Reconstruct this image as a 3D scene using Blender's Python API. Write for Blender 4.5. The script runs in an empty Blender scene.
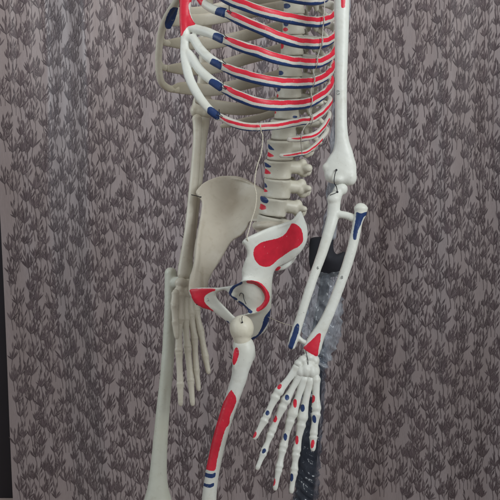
import bpy, bmesh, math, random
import numpy as np
from mathutils import Vector, Matrix, noise

random.seed(7)
rng = np.random.default_rng(11)
scene = bpy.context.scene
COL = scene.collection

# ------------------------------------------------------------------ camera
CAM = np.array([0.0, 0.0, 1.22])
PITCH = math.radians(12.0)
FWD = np.array([0, math.cos(PITCH), -math.sin(PITCH)])
UPV = np.array([0, math.sin(PITCH), math.cos(PITCH)])
RGT = np.array([1.0, 0, 0])
D0 = 1.6
S = 0.75 / D0 / 500.0
MM = 0.001

def P(px, py, d=0.0):
    """point of the place seen at (px,py) of the 500 px photo, d metres behind the spine"""
    D = D0 + d
    return CAM + RGT * ((px - 250) * S * D) + UPV * ((250 - py) * S * D) + FWD * D

def proj(V):
    q = V - CAM
    D = q @ FWD
    return np.stack([250 + (q @ RGT) / (S * D), 250 - (q @ UPV) / (S * D)], 1)

cam_d = bpy.data.cameras.new('camera')
cam = bpy.data.objects.new('camera', cam_d)
COL.objects.link(cam)
cam.location = CAM
cam.rotation_euler = (math.pi / 2 - PITCH, 0, 0)
cam_d.sensor_fit = 'HORIZONTAL'
cam_d.sensor_width = 36
cam_d.lens = 36 / (500 * S)
cam_d.clip_start = 0.02
cam_d.clip_end = 60
scene.camera = cam

# ------------------------------------------------------------------ materials
def new_mat(name):
    m = bpy.data.materials.new(name)
    m.use_nodes = True
    nt = m.node_tree
    b = nt.nodes['Principled BSDF']
    return m, nt, b

def nd(nt, typ, **kw):
    n = nt.nodes.new(typ)
    for k, v in kw.items():
        setattr(n, k, v)
    return n

def mixcol(nt, fac, a, b, blend='MIX'):
    n = nt.nodes.new('ShaderNodeMix')
    n.data_type = 'RGBA'
    n.blend_type = blend
    for sock, v in ((n.inputs[0], fac), (n.inputs[6], a), (n.inputs[7], b)):
        if hasattr(v, 'links'):
            nt.links.new(v, sock)
        elif isinstance(v, (tuple, list)):
            sock.default_value = (*v[:3], 1)
        else:
            sock.default_value = v
    return n.outputs[2]

def math_n(nt, op, a, b=None, clamp=False):
    n = nt.nodes.new('ShaderNodeMath')
    n.operation = op
    n.use_clamp = clamp
    for i, v in enumerate((a, b)):
        if v is None:
            continue
        if hasattr(v, 'links'):
            nt.links.new(v, n.inputs[i])
        else:
            n.inputs[i].default_value = v
    return n.outputs[0]

def noise_tex(nt, scale, detail=3, rough=0.55):
    tc = nd(nt, 'ShaderNodeTexCoord')
    n = nd(nt, 'ShaderNodeTexNoise')
    n.inputs['Scale'].default_value = scale
    n.inputs['Detail'].default_value = detail
    n.inputs['Roughness'].default_value = rough
    nt.links.new(tc.outputs['Object'], n.inputs['Vector'])
    return n.outputs['Fac']

RED = (0.68, 0.024, 0.052)
BLUE = (0.018, 0.045, 0.150)

def bone_mat(name, c0, c1, painted, rough=0.42):
    m, nt, b = new_mat(name)
    n1 = noise_tex(nt, 14, 5)
    n2 = noise_tex(nt, 90, 3)
    r = nd(nt, 'ShaderNodeMapRange')
    r.inputs['From Min'].default_value = 0.35
    r.inputs['From Max'].default_value = 0.68
    nt.links.new(n1, r.inputs['Value'])
    col = mixcol(nt, r.outputs[0], c0, c1)
    g = nd(nt, 'ShaderNodeMapRange')           # faint grubby handling marks
    g.inputs['From Min'].default_value = 0.56
    g.inputs['From Max'].default_value = 0.78
    g.inputs['To Max'].default_value = 0.30
    nt.links.new(n2, g.inputs['Value'])
    col = mixcol(nt, g.outputs[0], col, tuple(x * f for x, f in zip(c1, (0.66, 0.60, 0.50))))
    # warm grime plus occlusion-like shade, both painted into the hollows
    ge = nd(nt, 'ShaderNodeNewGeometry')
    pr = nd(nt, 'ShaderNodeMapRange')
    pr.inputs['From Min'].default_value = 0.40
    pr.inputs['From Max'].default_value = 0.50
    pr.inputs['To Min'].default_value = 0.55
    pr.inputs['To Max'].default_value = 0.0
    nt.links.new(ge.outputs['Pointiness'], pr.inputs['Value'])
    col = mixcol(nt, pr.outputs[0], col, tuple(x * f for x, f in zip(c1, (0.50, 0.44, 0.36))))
    # yellowing in broad patches and small dark specks
    n5 = noise_tex(nt, 5.5, 3)
    yr = nd(nt, 'ShaderNodeMapRange')
    yr.inputs['From Min'].default_value = 0.48
    yr.inputs['From Max'].default_value = 0.72
    yr.inputs['To Max'].default_value = 0.45
    nt.links.new(n5, yr.inputs['Value'])
    col = mixcol(nt, yr.outputs[0], col, tuple(x * f for x, f in zip(c1, (0.98, 0.93, 0.80))))
    n6 = noise_tex(nt, 420, 2)
    sr = nd(nt, 'ShaderNodeMapRange')
    sr.inputs['From Min'].default_value = 0.70
    sr.inputs['From Max'].default_value = 0.76
    sr.inputs['To Max'].default_value = 0.45
    nt.links.new(n6, sr.inputs['Value'])
    col = mixcol(nt, sr.outputs[0], col, (0.16, 0.13, 0.10))
    ro = rough
    if painted:
        n3 = noise_tex(nt, 260, 2)
        w = math_n(nt, 'MULTIPLY', math_n(nt, 'SUBTRACT', n3, 0.5), 1.1)
        for an, pc in (('red', RED), ('blue', BLUE)):
            a = nd(nt, 'ShaderNodeAttribute')
            a.attribute_name = an
            v = math_n(nt, 'ADD', a.outputs['Fac'], w)
            mr = nd(nt, 'ShaderNodeMapRange')
            mr.inputs['From Min'].default_value = -0.18
            mr.inputs['From Max'].default_value = 0.18
            nt.links.new(v, mr.inputs['Value'])
            # thin coat: brush streaks and tiny chips
            ch = nd(nt, 'ShaderNodeMapRange')
            ch.inputs['From Min'].default_value = 0.66
            ch.inputs['From Max'].default_value = 0.74
            ch.inputs['To Min'].default_value = 1.0
            ch.inputs['To Max'].default_value = 0.35
            nt.links.new(noise_tex(nt, 150, 4, 0.7), ch.inputs['Value'])
            cov = math_n(nt, 'MULTIPLY', mr.outputs[0], ch.outputs[0])
            var = mixcol(nt, noise_tex(nt, 45, 4, 0.65), tuple(x * 0.62 for x in pc), tuple(min(1, x * 1.30) for x in pc))
            col = mixcol(nt, cov, col, var)
    nt.links.new(col, b.inputs['Base Color'])
    if painted:
        rn = nd(nt, 'ShaderNodeMapRange')
        rn.inputs['To Min'].default_value = 0.26
        rn.inputs['To Max'].default_value = 0.58
        nt.links.new(noise_tex(nt, 38, 4), rn.inputs['Value'])
        nt.links.new(rn.outputs[0], b.inputs['Roughness'])
    else:
        b.inputs['Roughness'].default_value = ro
    b.inputs['Specular IOR Level'].default_value = 0.38
    bp = nd(nt, 'ShaderNodeBump')
    bp.inputs['Strength'].default_value = 0.18
    bp.inputs['Distance'].default_value = 0.0015
    nb = noise_tex(nt, 130, 4)
    nt.links.new(nb, bp.inputs['Height'])
    nt.links.new(bp.outputs[0], b.inputs['Normal'])
    return m

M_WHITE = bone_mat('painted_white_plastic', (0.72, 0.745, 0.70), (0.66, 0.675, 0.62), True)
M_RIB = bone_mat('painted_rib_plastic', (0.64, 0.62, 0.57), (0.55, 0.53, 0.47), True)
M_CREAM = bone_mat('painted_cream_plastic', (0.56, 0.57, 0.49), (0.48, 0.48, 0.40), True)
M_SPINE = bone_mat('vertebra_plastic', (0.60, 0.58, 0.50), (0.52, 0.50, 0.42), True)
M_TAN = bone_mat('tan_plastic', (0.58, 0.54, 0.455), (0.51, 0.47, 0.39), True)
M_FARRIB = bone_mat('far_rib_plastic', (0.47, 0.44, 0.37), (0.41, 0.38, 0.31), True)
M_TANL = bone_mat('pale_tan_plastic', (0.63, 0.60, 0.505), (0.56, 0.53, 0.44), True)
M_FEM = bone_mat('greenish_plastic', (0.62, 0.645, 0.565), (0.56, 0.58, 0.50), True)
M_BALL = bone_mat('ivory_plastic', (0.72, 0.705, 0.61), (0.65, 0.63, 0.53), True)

def simple(name, col, rough=0.5, metal=0.0, nscale=60, nstr=0.25):
    m, nt, b = new_mat(name)
    n = noise_tex(nt, nscale, 3)
    c = mixcol(nt, n, tuple(x * (1 - nstr) for x in col), tuple(x * (1 + nstr) for x in col))
    nt.links.new(c, b.inputs['Base Color'])
    b.inputs['Roughness'].default_value = rough
    b.inputs['Metallic'].default_value = metal
    return m

M_WIRE = simple('dull_wire', (0.50, 0.48, 0.43), 0.45, 0.3)
M_DARKWIRE = simple('dark_wire', (0.03, 0.03, 0.035), 0.4, 0.6)
M_INK = simple('ink', (0.17, 0.18, 0.18), 0.7)
M_STRING = simple('cotton_string', (0.58, 0.54, 0.44), 0.9, 0, 900)
M_BLACK = simple('black_cloth', (0.010, 0.011, 0.017), 0.8, 0, 400)
M_POLE = simple('dark_pole', (0.018, 0.021, 0.030), 0.35, 0.2)
M_DISC = simple('disc_plastic', (0.16, 0.14, 0.11), 0.6)

# ------------------------------------------------------------------ object helpers
def tag(o, label=None, cat=None, group=None, kind=None):
    for k, v in (('label', label), ('category', cat), ('group', group), ('kind', kind)):
        if v:
            o[k] = v
    return o

def link(name, me, mat, parent=None):
    o = bpy.data.objects.new(name, me)
    COL.objects.link(o)
    if mat is not None:
        for mm in (mat if isinstance(mat, (list, tuple)) else [mat]):
            me.materials.append(mm)
    if parent is not None:
        o.parent = parent
        if parent.type == 'EMPTY':
            o.matrix_parent_inverse = Matrix.Translation(-parent.location)
    return o

def empty(name, loc):
    e = bpy.data.objects.new(name, None)
    e.empty_display_size = 0.05
    e.location = loc
    COL.objects.link(e)
    return e

def to_mesh(name, V, F):
    me = bpy.data.meshes.new(name)
    me.from_pydata([tuple(v) for v in V], [], [tuple(f) for f in F])
    me.update()
    me.polygons.foreach_set('use_smooth', [True] * len(me.polygons))
    return me

def set_attr(me, name, vals):
    a = me.attributes.new(name, 'FLOAT', 'POINT')
    a.data.foreach_set('value', np.asarray(vals, dtype=np.float32))

def join(prims):
    V, F, o = [], [], 0
    for v, f in prims:
        V.append(np.asarray(v))
        F += [tuple(i + o for i in ff) for ff in f]
        o += len(v)
    return np.concatenate(V), F

def catmull(C, step):
    C = np.asarray(C, float)
    n = len(C)
    ext = np.vstack([2 * C[0] - C[1], C, 2 * C[-1] - C[-2]])
    out = []
    for i in range(n - 1):
        p0, p1, p2, p3 = ext[i:i + 4]
        L = np.linalg.norm(p2[:3] - p1[:3])
        k = max(2, int(L / step))
        t = np.linspace(0, 1, k, endpoint=False)[:, None]
        out.append(0.5 * ((2 * p1) + (-p0 + p2) * t + (2 * p0 - 5 * p1 + 4 * p2 - p3) * t ** 2
                          + (-p0 + 3 * p1 - 3 * p2 + p3) * t ** 3))
    out.append(C[-1:])
    return np.vstack(out)

def sweep(ctrl, up=None, seg=20, step=2 * MM, cap=1.0, power=2.0, world=False, info=False):
    """ctrl rows: px,py,d,r1,r2 (mm). r1 lies in the picture plane (or along up), r2 across it"""
    rows = []
    for c in ctrl:
        p = np.array(c[:3]) if world else P(c[0], c[1], c[2])
        r1 = c[3] * MM
        r2 = (c[4] if len(c) > 4 else c[3]) * MM
        rows.append([*p, r1, r2])
    Q = catmull(rows, step)
    X = Q[:, :3]
    R1 = np.maximum(Q[:, 3], 0.2 * MM)
    R2 = np.maximum(Q[:, 4], 0.2 * MM)
    T = np.gradient(X, axis=0)
    T /= np.linalg.norm(T, axis=1)[:, None]
    # rounded ends
    m = 5
    pre, post = [], []
    for k in range(m):
        a = (k + 0.35) / m * math.pi / 2
        s, c = math.sin(a), 1 - math.cos(a)
        pre.append((s, -(1 - c)))
        post.append((s, (1 - c)))
    Xs = [X[0] + T[0] * min(R1[0], R2[0]) * cap * p[1] for p in pre] + list(X) + [X[-1] + T[-1] * min(R1[-1], R2[-1]) * cap * p[1] for p in post[::-1]]
    Ts = [T[0]] * m + list(T) + [T[-1]] * m
    R1s = [R1[0] * p[0] for p in pre] + list(R1) + [R1[-1] * p[0] for p in post[::-1]]
    R2s = [R2[0] * p[0] for p in pre] + list(R2) + [R2[-1] * p[0] for p in post[::-1]]
    Xs, Ts, R1s, R2s = map(np.array, (Xs, Ts, R1s, R2s))
    N = len(Xs)
    if up is None:
        view = Xs - CAM
        view /= np.linalg.norm(view, axis=1)[:, None]
        n2 = view - (view * Ts).sum(1)[:, None] * Ts
        n2 /= np.linalg.norm(n2, axis=1)[:, None] + 1e-9
        n1 = np.cross(Ts, n2)
    else:
        U = np.tile(np.array(up, float), (N, 1))
        n1 = U - (U * Ts).sum(1)[:, None] * Ts
        n1 /= np.linalg.norm(n1, axis=1)[:, None] + 1e-9
        n2 = np.cross(Ts, n1)
    ph = np.linspace(0, 2 * math.pi, seg, endpoint=False)
    cs, sn = np.cos(ph), np.sin(ph)
    if power != 2.0:
        e = 2.0 / power
        cs = np.sign(cs) * np.abs(cs) ** e
        sn = np.sign(sn) * np.abs(sn) ** e
    V = (Xs[:, None, :] + n1[:, None, :] * (R1s[:, None] * cs)[:, :, None] + n2[:, None, :] * (R2s[:, None] * sn)[:, :, None])
    F = []
    for i in range(N - 1):
        a, b = i * seg, (i + 1) * seg
        for j in range(seg):
            k = (j + 1) % seg
            F.append((a + j, a + k, b + k, b + j))
    Vf = V.reshape(-1, 3)
    c0, c1 = len(Vf), len(Vf) + 1
    Vf = np.vstack([Vf, Xs[0:1], Xs[-1:]])
    for j in range(seg):
        k = (j + 1) % seg
        F.append((c0, k, j))
        F.append((c1, (N - 1) * seg + j, (N - 1) * seg + k))
    if info:
        s = np.concatenate([[0], np.cumsum(np.linalg.norm(np.diff(Xs, axis=0), axis=1))]) / MM
        return Vf, F, dict(s=s, v=(R1s[:, None] * cs) / MM, n2=n2, sn=np.tile(sn, (N, 1)), X=Xs, seg=seg)
    return Vf, F

def ell(px, py, d, rx, ry, rz, axes=None, world=False, nu=20, nv=14):
    """ellipsoid, radii in mm along picture right / up / away (or given axes)"""
    c = np.array([px, py, d]) if world else P(px, py, d)
    if axes is None:
        axes = (RGT, UPV, FWD)
    A = np.array(axes)
    V = []
    for i in range(nv + 1):
        th = math.pi * i / nv
        for j in range(nu):
            f = 2 * math.pi * j / nu
            l = np.array([rx * math.sin(th) * math.cos(f), rz * math.sin(th) * math.sin(f), ry * math.cos(th)]) * MM
            V.append(c + A[0] * l[0] + A[1] * l[2] + A[2] * l[1])
    F = []
    for i in range(nv):
        for j in range(nu):
            k = (j + 1) % nu
            F.append((i * nu + j, i * nu + k, (i + 1) * nu + k, (i + 1) * nu + j))
    # merge poles
    V = np.array(V)
    return V, F

def psd(Q, poly):
    """signed distance, + inside"""
    poly = np.asarray(poly, float)
    a = poly
    b = np.roll(poly, -1, 0)
    best = np.full(len(Q), 1e9)
    inside = np.zeros(len(Q), bool)
    for p, q in zip(a, b):
        e = q - p
        w = Q - p
        t = np.clip((w @ e) / (e @ e + 1e-12), 0, 1)
        best = np.minimum(best, np.linalg.norm(w - t[:, None] * e, axis=1))
        c = ((p[1] > Q[:, 1]) != (q[1] > Q[:, 1]))
        xx = (q[0] - p[0]) * (Q[:, 1] - p[1]) / ((q[1] - p[1]) if abs(q[1] - p[1]) > 1e-9 else 1e-9) + p[0]
        inside ^= c & (Q[:, 0] < xx)
    return np.where(inside, best, -best)

def nearest_on(Q, polys):
    best = np.full(len(Q), 1e9)
    res = Q.copy()
    for poly in polys:
        poly = np.asarray(poly, float)
        for p, q in zip(poly, np.roll(poly, -1, 0)):
            e = q - p
            t = np.clip(((Q - p) @ e) / (e @ e + 1e-12), 0, 1)
            c = p + t[:, None] * e
            dd = np.linalg.norm(Q - c, axis=1)
            m = dd < best
            best[m] = dd[m]
            res[m] = c[m]
    return res

def smooth_poly(poly, k=5):
    poly = np.asarray(poly, float)
    n = len(poly)
    out = []
    for i in range(n):
        p0, p1, p2, p3 = poly[i - 1], poly[i], poly[(i + 1) % n], poly[(i + 2) % n]
        for t in np.linspace(0, 1, k, endpoint=False):
            out.append(0.5 * (2 * p1 + (p2 - p0) * t + (2 * p0 - 5 * p1 + 4 * p2 - p3) * t * t + (3 * p1 - p0 - 3 * p2 + p3) * t ** 3))
    return np.array(out)

def rbf(ctrl):
    C = np.array([c[:2] for c in ctrl], float)
    val = np.array([c[2] for c in ctrl])
    def phi(r):
        return r * r * np.log(r + 1e-6)
    n = len(C)
    A = phi(np.linalg.norm(C[:, None] - C[None], axis=2)) + np.eye(n) * 1e-6
    M_ = np.zeros((n + 3, n + 3))
    M_[:n, :n] = A
    M_[:n, n] = 1
    M_[:n, n + 1:] = C
    M_[n, :n] = 1
    M_[n + 1:, :n] = C.T
    w = np.linalg.solve(M_, np.concatenate([val, [0, 0, 0]]))
    def f(Q):
        r = phi(np.linalg.norm(Q[:, None] - C[None], axis=2))
        return r @ w[:n] + w[n] + Q @ w[n + 1:]
    return f

def plate(outline, depth, holes=(), h=5.0, edge=2.0, wd=4.0, g=0.9, extra=None):
    """solid curved plate; outline in photo px, depth(Q) metres, half thickness h mm, rounded edge"""
    outline = smooth_poly(outline)
    holes = [smooth_poly(x) for x in holes]
    lo, hi = outline.min(0) - 2 * g, outline.max(0) + 2 * g
    nx, ny = int((hi[0] - lo[0]) / g) + 2, int((hi[1] - lo[1]) / g) + 2
    gx, gy = np.meshgrid(lo[0] + np.arange(nx) * g, lo[1] + np.arange(ny) * g, indexing='ij')
    Q = np.stack([gx.ravel(), gy.ravel()], 1)
    sd = psd(Q, outline)
    for hl in holes:
        sd = np.minimum(sd, -psd(Q, hl))
    ins = (sd > 0).reshape(nx, ny)
    cell = ins[:-1, :-1] | ins[1:, :-1] | ins[:-1, 1:] | ins[1:, 1:]
    used = np.zeros((nx, ny), bool)
    used[:-1, :-1] |= cell; used[1:, :-1] |= cell; used[:-1, 1:] |= cell; used[1:, 1:] |= cell
    uf = used.ravel()
    outm = uf & (sd <= 0)
    Q2 = Q.copy()
    Q2[outm] = nearest_on(Q[outm], [outline] + holes)
    sd2 = np.where(outm, 0, np.maximum(sd, 0))
    idx = -np.ones(nx * ny, int)
    idx[uf] = np.arange(uf.sum())
    q = Q2[uf]
    s = sd2[uf]
    x = np.clip(s / wd, 0, 1)
    hh = edge + (h - edge) * np.sqrt(1 - (1 - x) ** 2)
    d = depth(q)
    if extra is not None:
        d = d + extra(q)
    Vf = np.array([P(a[0], a[1], dd - t * MM) for a, dd, t in zip(q, d, hh)])
    Vb = np.array([P(a[0], a[1], dd + t * MM) for a, dd, t in zip(q, d, hh)])
    n = len(q)
    F = []
    edges = {}
    for i, j in zip(*np.nonzero(cell)):
        a, b, c, e = idx[i * ny + j], idx[(i + 1) * ny + j], idx[(i + 1) * ny + j + 1], idx[i * ny + j + 1]
        F.append((a, b, c, e))
        F.append((n + e, n + c, n + b, n + a))
        for u, v in ((a, b), (b, c), (c, e), (e, a)):
            if (v, u) in edges:
                del edges[(v, u)]
            else:
                edges[(u, v)] = 1
    for u, v in edges:
        F.append((v, u, n + u, n + v))
    return np.vstack([Vf, Vb]), F

def remesh(name, prims, mat, parent, voxel=1.4, smooth=6, paint=(), back=False, label=None, fac=0.5, rough=0.10):
    V, F = join(prims)
    me = to_mesh(name + '_src', V, F)
    o = bpy.data.objects.new(name + '_src', me)
    COL.objects.link(o)
    m = o.modifiers.new('r', 'REMESH')
    m.mode = 'VOXEL'
    m.voxel_size = voxel * MM
    m.use_smooth_shade = True
    if smooth:
        s = o.modifiers.new('s', 'SMOOTH')
        s.factor = fac
        s.iterations = smooth
    dg = bpy.context.evaluated_depsgraph_get()
    ev = o.evaluated_get(dg)
    res = bpy.data.meshes.new_from_object(ev)
    bpy.data.objects.remove(o)
    bpy.data.meshes.remove(me)
    res.name = name
    res.materials.clear()
    res.polygons.foreach_set('use_smooth', [True] * len(res.polygons))
    n = len(res.vertices)
    co = np.empty(n * 3)
    res.vertices.foreach_get('co', co)
    co = co.reshape(-1, 3)
    no = np.empty(n * 3)
    res.vertices.foreach_get('normal', no)
    no = no.reshape(-1, 3)
    k = 2 * math.pi
    h = (np.sin(co[:, 0] * k / .031 + 2 * np.sin(co[:, 2] * k / .047)) * np.sin(co[:, 2] * k / .038 + 1.5 * np.sin(co[:, 1] * k / .05) + 1)
         + .6 * np.sin(co[:, 0] * k / .013 + 1.7 * np.sin(co[:, 2] * k / .021)) * np.sin(co[:, 2] * k / .017 + co[:, 1] * k / .02))
    co = co + no * (h * rough * MM)[:, None]
    res.vertices.foreach_set('co', co.ravel())
    res.update()
    ob = link(name, res, mat, parent)
    paint_px(res, paint, back)
    if label:
        ob['label'] = label
    return ob

def paint_px(me, paint, back=False):
    n = len(me.vertices)
    co = np.empty(n * 3)
    me.vertices.foreach_get('co', co)
    co = co.reshape(-1, 3)
    no = np.empty(n * 3)
    me.vertices.foreach_get('normal', no)
    no = no.reshape(-1, 3)
    Q = proj(co)
    view = co - CAM
    view /= np.linalg.norm(view, axis=1)[:, None]
    facing = -(no * view).sum(1)
    for ch in ('red', 'blue'):
        val = np.full(n, -5.0)
        for c, poly in paint:
            if c == ch:
                val = np.maximum(val, psd(Q, smooth_poly(poly, 4)))
        if not back:
            val = np.minimum(val, (facing + 0.12) * 10)
        set_attr(me, ch, np.clip(val, -5, 5))

def spot(x, y, a, b, ang=0):
    """small brushed oval"""
    t = math.radians(ang)
    out = []
    for k in range(8):
        f = k * math.pi / 4
        u, v = a * math.cos(f), b * math.sin(f)
        out.append((x + u * math.cos(t) - v * math.sin(t), y + u * math.sin(t) + v * math.cos(t)))
    return out

# ================================================================== SKELETON
SK = empty('anatomical_skeleton', (0.0, 1.62, 0.0))
tag(SK, 'white plastic teaching skeleton with red and blue muscle patches, arms hanging down', 'skeleton')

Z = (0, 0, 1)
# ---------------- left ribs (painted)
def rib(ctrl, red, blue, t0, t1, name='rib', mat=None, tip=2.0, label=None):
    V, F, I = sweep(ctrl, up=Z, seg=36, step=1.6 * MM, power=2.6, info=True)
    me = to_mesh(name, V, F)
    s = I['s']
    X = I['X']
    cen = P(262, 60, 0.04)
    out = ((X - cen) * I['n2'])[:, :2].sum(1)
    sg = np.sign(out)[:, None] * I['sn']
    N = len(s)
    wob = np.array([0.85 * math.sin(q * 0.075 + ctrl[0][1]) + 0.55 * math.sin(q * 0.17 + ctrl[0][1] * 2) + 0.35 * math.sin(q * 0.27 + ctrl[0][0]) for q in s])
    rr, bb = np.full((N, I['seg']), -5.0), np.full((N, I['seg']), -5.0)
    L = s[-1]
    def band(lo, hi, a, b):
        sc = np.clip((s - a) / 14, 0, 1)[:, None]
        mid = (lo + hi) / 2
        lo2 = mid + (lo - mid) * (0.45 + 0.55 * sc)
        hi2 = mid + (hi - mid) * (0.45 + 0.55 * sc)
        v = I['v']
        val = np.minimum(v - lo2 - wob[:, None] * 0.5, hi2 - v + wob[:, None] * 0.4)
        val = np.minimum(val, (s - a)[:, None])
        val = np.minimum(val, (b - s)[:, None])
        return np.minimum(val, (sg + 0.25) * 8)
    if red:
        rr = band(red[0], red[1], t0, t1)
    if blue:
        bb = band(blue[0], blue[1], t0 - 2, t1 * 0.80)
    for nm, val in (('red', rr), ('blue', bb)):
        set_attr(me, nm, np.concatenate([np.clip(val, -5, 5).ravel(), [-5, -5]]))
    o = link(name, me, mat or M_RIB, SK)
    if label:
        o['label'] = label
    return o

RB = dict(red=(0.6, 6.2), blue=(-8.5, -3.0))
def left_rib(front, back, spine, h=7.7, th=4.0, red=(0.7, 6.8), blue=(-8.8, -3.3), t1=0.86):
    pts = []
    for p in front:
        pts.append((*p, h, th))
    for p in back:
        pts.append((*p, h * 0.86, th))
    pts.append((*spine, h * 0.7, th))
    L = 0
    for a, b in zip(pts[:-1], pts[1:]):
        L += np.linalg.norm(P(*a[:3]) - P(*b[:3])) / MM
    pts[0] = (*pts[0][:3], h * 0.8, th)
    return rib(pts, red, blue, 5.0, L * t1)

# d along the rib: front -> side -> angle -> behind
left_rib([(215, -62, -.075), (235, -50, -.10), (262, -41, -.105), (290, -33, -.085), (314, -29, -.05)], [(327, -34, -.005), (326, -44, .03)], (300, -50, .045))
left_rib([(212, -38, -.08), (235, -26, -.108), (262, -13, -.115), (290, -3, -.09), (316, 0, -.05)], [(330, -6, -.005), (330, -16, .03)], (300, -22, .045))
left_rib([(205, -16, -.085), (226, -2, -.112), (250, 7.5, -.124), (274, 15, -.118), (298, 20, -.092), (321, 22, -.048)], [(334, 15, -.004), (333, 6, .03)], (302, -2, .045))
left_rib([(227, 13.5, -.105), (240, 20, -.118), (260, 28.5, -.125), (276, 36, -.118), (298, 42.5, -.092), (321, 43.5, -.048)], [(334.5, 36, -.004), (333, 26, .03)], (302, 19, .045))
left_rib([(225, 40, -.108), (240, 46, -.120), (258, 52, -.126), (276, 58.5, -.118), (298, 62.5, -.090), (318, 63, -.048)], [(333, 54, -.004), (332, 44, .03)], (302, 38, .045))
left_rib([(223, 66.5, -.108), (238, 73, -.120), (256, 78.5, -.126), (274, 82, -.118), (298, 83.5, -.088), (315, 81.5, -.048)], [(329.5, 73, -.004), (330, 62, .03)], (301, 57, .045))
left_rib([(223.5, 88.5, -.106), (238, 96, -.118), (256, 102.5, -.122), (274, 105.5, -.112), (298, 104.5, -.080), (313, 101, -.045)], [(328.5, 89, -.004), (329, 78, .03)], (300, 76, .045))
left_rib([(220.5, 117, -.104), (234, 123.5, -.114), (250, 127, -.116), (274, 125.8, -.105), (298, 121.8, -.070), (313, 118.5, -.040)], [(326.5, 108, -.002), (328, 98, .03)], (300, 96, .045), h=5.8, red=(-.4, 3.6), blue=(-8, -4.2))
left_rib([(289, 139.5, -.07), (303, 138.2, -.055), (317, 133.5, -.032)], [(327, 121, 0), (327, 112, .028)], (299, 110, .045), h=4.6, th=3.2, red=(-.4, 2.6), blue=(-6, -3.6), t1=.62)
left_rib([(281, 155.5, -.05), (294, 154.5, -.04), (308, 151, -.022)], [(321, 139, .0), (326, 128, .022)], (299, 124, .045), h=3.6, th=3.0, red=(-.7, 1.9), blue=(-5, -2.6), t1=.55)

# ---------------- right ribs (bare, seen from inside)
def right_rib(pts, h=9.8, th=3.4):
    q = [(*p, h, th) for p in pts]
    q[0] = (*pts[0], h * .55, th * .9)
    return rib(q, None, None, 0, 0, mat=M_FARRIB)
for k, (yl, yi, ym, ys) in enumerate([(-38, -40, -46, -60), (-12, -15, -22, -40), (14, 10, 1, -20), (20, 19, 12, -2), (43, 43, 34.5, 19), (68.5, 68, 57.5, 39), (88, 90, 82.5, 59)]):
    if k < 4:
        right_rib([(166 + 2 * (3 - k), yl + 3, .03), (176, yl, .065), (205, (yl + yi) / 2, .108), (250, ym, .128), (284, ym - 6, .118), (306, ys - 2, .085), (296, ys, .058)])
    else:
        right_rib([(168 if k < 6 else 172, yl + (1 if k == 6 else 0), .04 if k < 6 else .057), (184, yl, .082), (212, yi, .112), (250, ym, .128), (284, ym - 9, .118), (306, ys - 4, .085), (296, ys + 1, .058)])
right_rib([(197, 100, .08), (216, 106, .106), (250, 109, .12), (284, 99, .112), (304, 84, .085), (295, 80, .058)])
right_rib([(222, 126, .10), (240, 122.5, .112), (262, 117, .112), (286, 108, .105), (302, 100, .08), (294, 99, .058)], h=6)

# ---------------- costal cartilage
def cart(prims, paint, label, mat):
    return remesh('costal_cartilage', prims, mat, SK, voxel=1.2, smooth=6, paint=paint, label=label)

cl = [
    sweep([(196, -50, -.06, 8, 5), (188, -15, -.062, 9.5, 5), (185.2, 6, -.066, 8.3, 5), (184.8, 22, -.068, 7.6, 5), (185, 38, -.07, 6.4, 5), (185, 56, -.076, 7.0, 5), (189.4, 78, -.085, 6.8, 5), (199.2, 97, -.095, 6.6, 5), (210, 110, -.102, 6, 4.5), (219, 117, -.104, 6, 4.2)]),
    sweep([(185, 8, -.066, 6, 4), (188, 20, -.068, 7, 4.5), (192.5, 27.5, -.07, 7, 5), (200, 30.2, -.078, 7, 5), (210, 33.2, -.092, 6.8, 5), (223, 39.5, -.107, 6.4, 4.3)]),
    sweep([(186, 40, -.07, 5, 4.5), (193, 38.5, -.075, 6.5, 5), (200, 49, -.085, 6.8, 5), (210, 58.6, -.098, 6.6, 4.6), (222, 66, -.108, 6.4, 4.2)]),
    sweep([(186, 50, -.074, 5, 4.5), (192, 57.5, -.080, 6.5, 5), (200, 70, -.088, 6.8, 5), (210, 79.2, -.098, 6.6, 4.6), (222, 88, -.106, 6.4, 4.2)]),
    sweep([(196, -30, -.06, 6, 5), (198, -8, -.066, 6, 5), (203, 2, -.078, 6, 5), (212, 8.5, -.092, 6.4, 5), (225, 13, -.104, 7, 4.3)]),
    sweep([(196, -55, -.06, 6, 5), (199, -34, -.07, 6, 5), (205, -17, -.085, 6.4, 5)]),
    sweep([(181, -8, -.06, 4, 4), (184, 14, -.062, 5, 4), (187, 38, -.068, 6, 4)]),
]
cl_paint = [
    ('red', [(174, -10), (201, -60), (208, -10), (202.5, 1), (200, 8), (195.3, 5.6), (190.5, 2), (189, 4), (188.6, 8), (190, 14), (192.5, 20), (195.6, 24), (192, 25.6), (187.5, 27), (184, 31.5), (181.5, 36), (177, 30), (176, 12)]),
    ('blue', [(217.5, 7.5), (229.5, 10), (227.5, 19), (215.5, 16.5)]),
    ('blue', [(214.5, 32.5), (225, 36.5), (223.5, 44.5), (213, 40.5)]),
    ('blue', [(212.5, 58.5), (222, 63.5), (219.5, 71), (210, 66)]),
    ('blue', [(211.5, 78.5), (223, 84.5), (220, 91.5), (209, 86)]),
    ('blue', [(209.5, 106.5), (220.5, 112.5), (217.5, 120), (207.5, 114)]),
]
cart(cl, cl_paint, 'near side rib cartilage with red breastbone edge and navy rib tips', M_WHITE)
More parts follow.
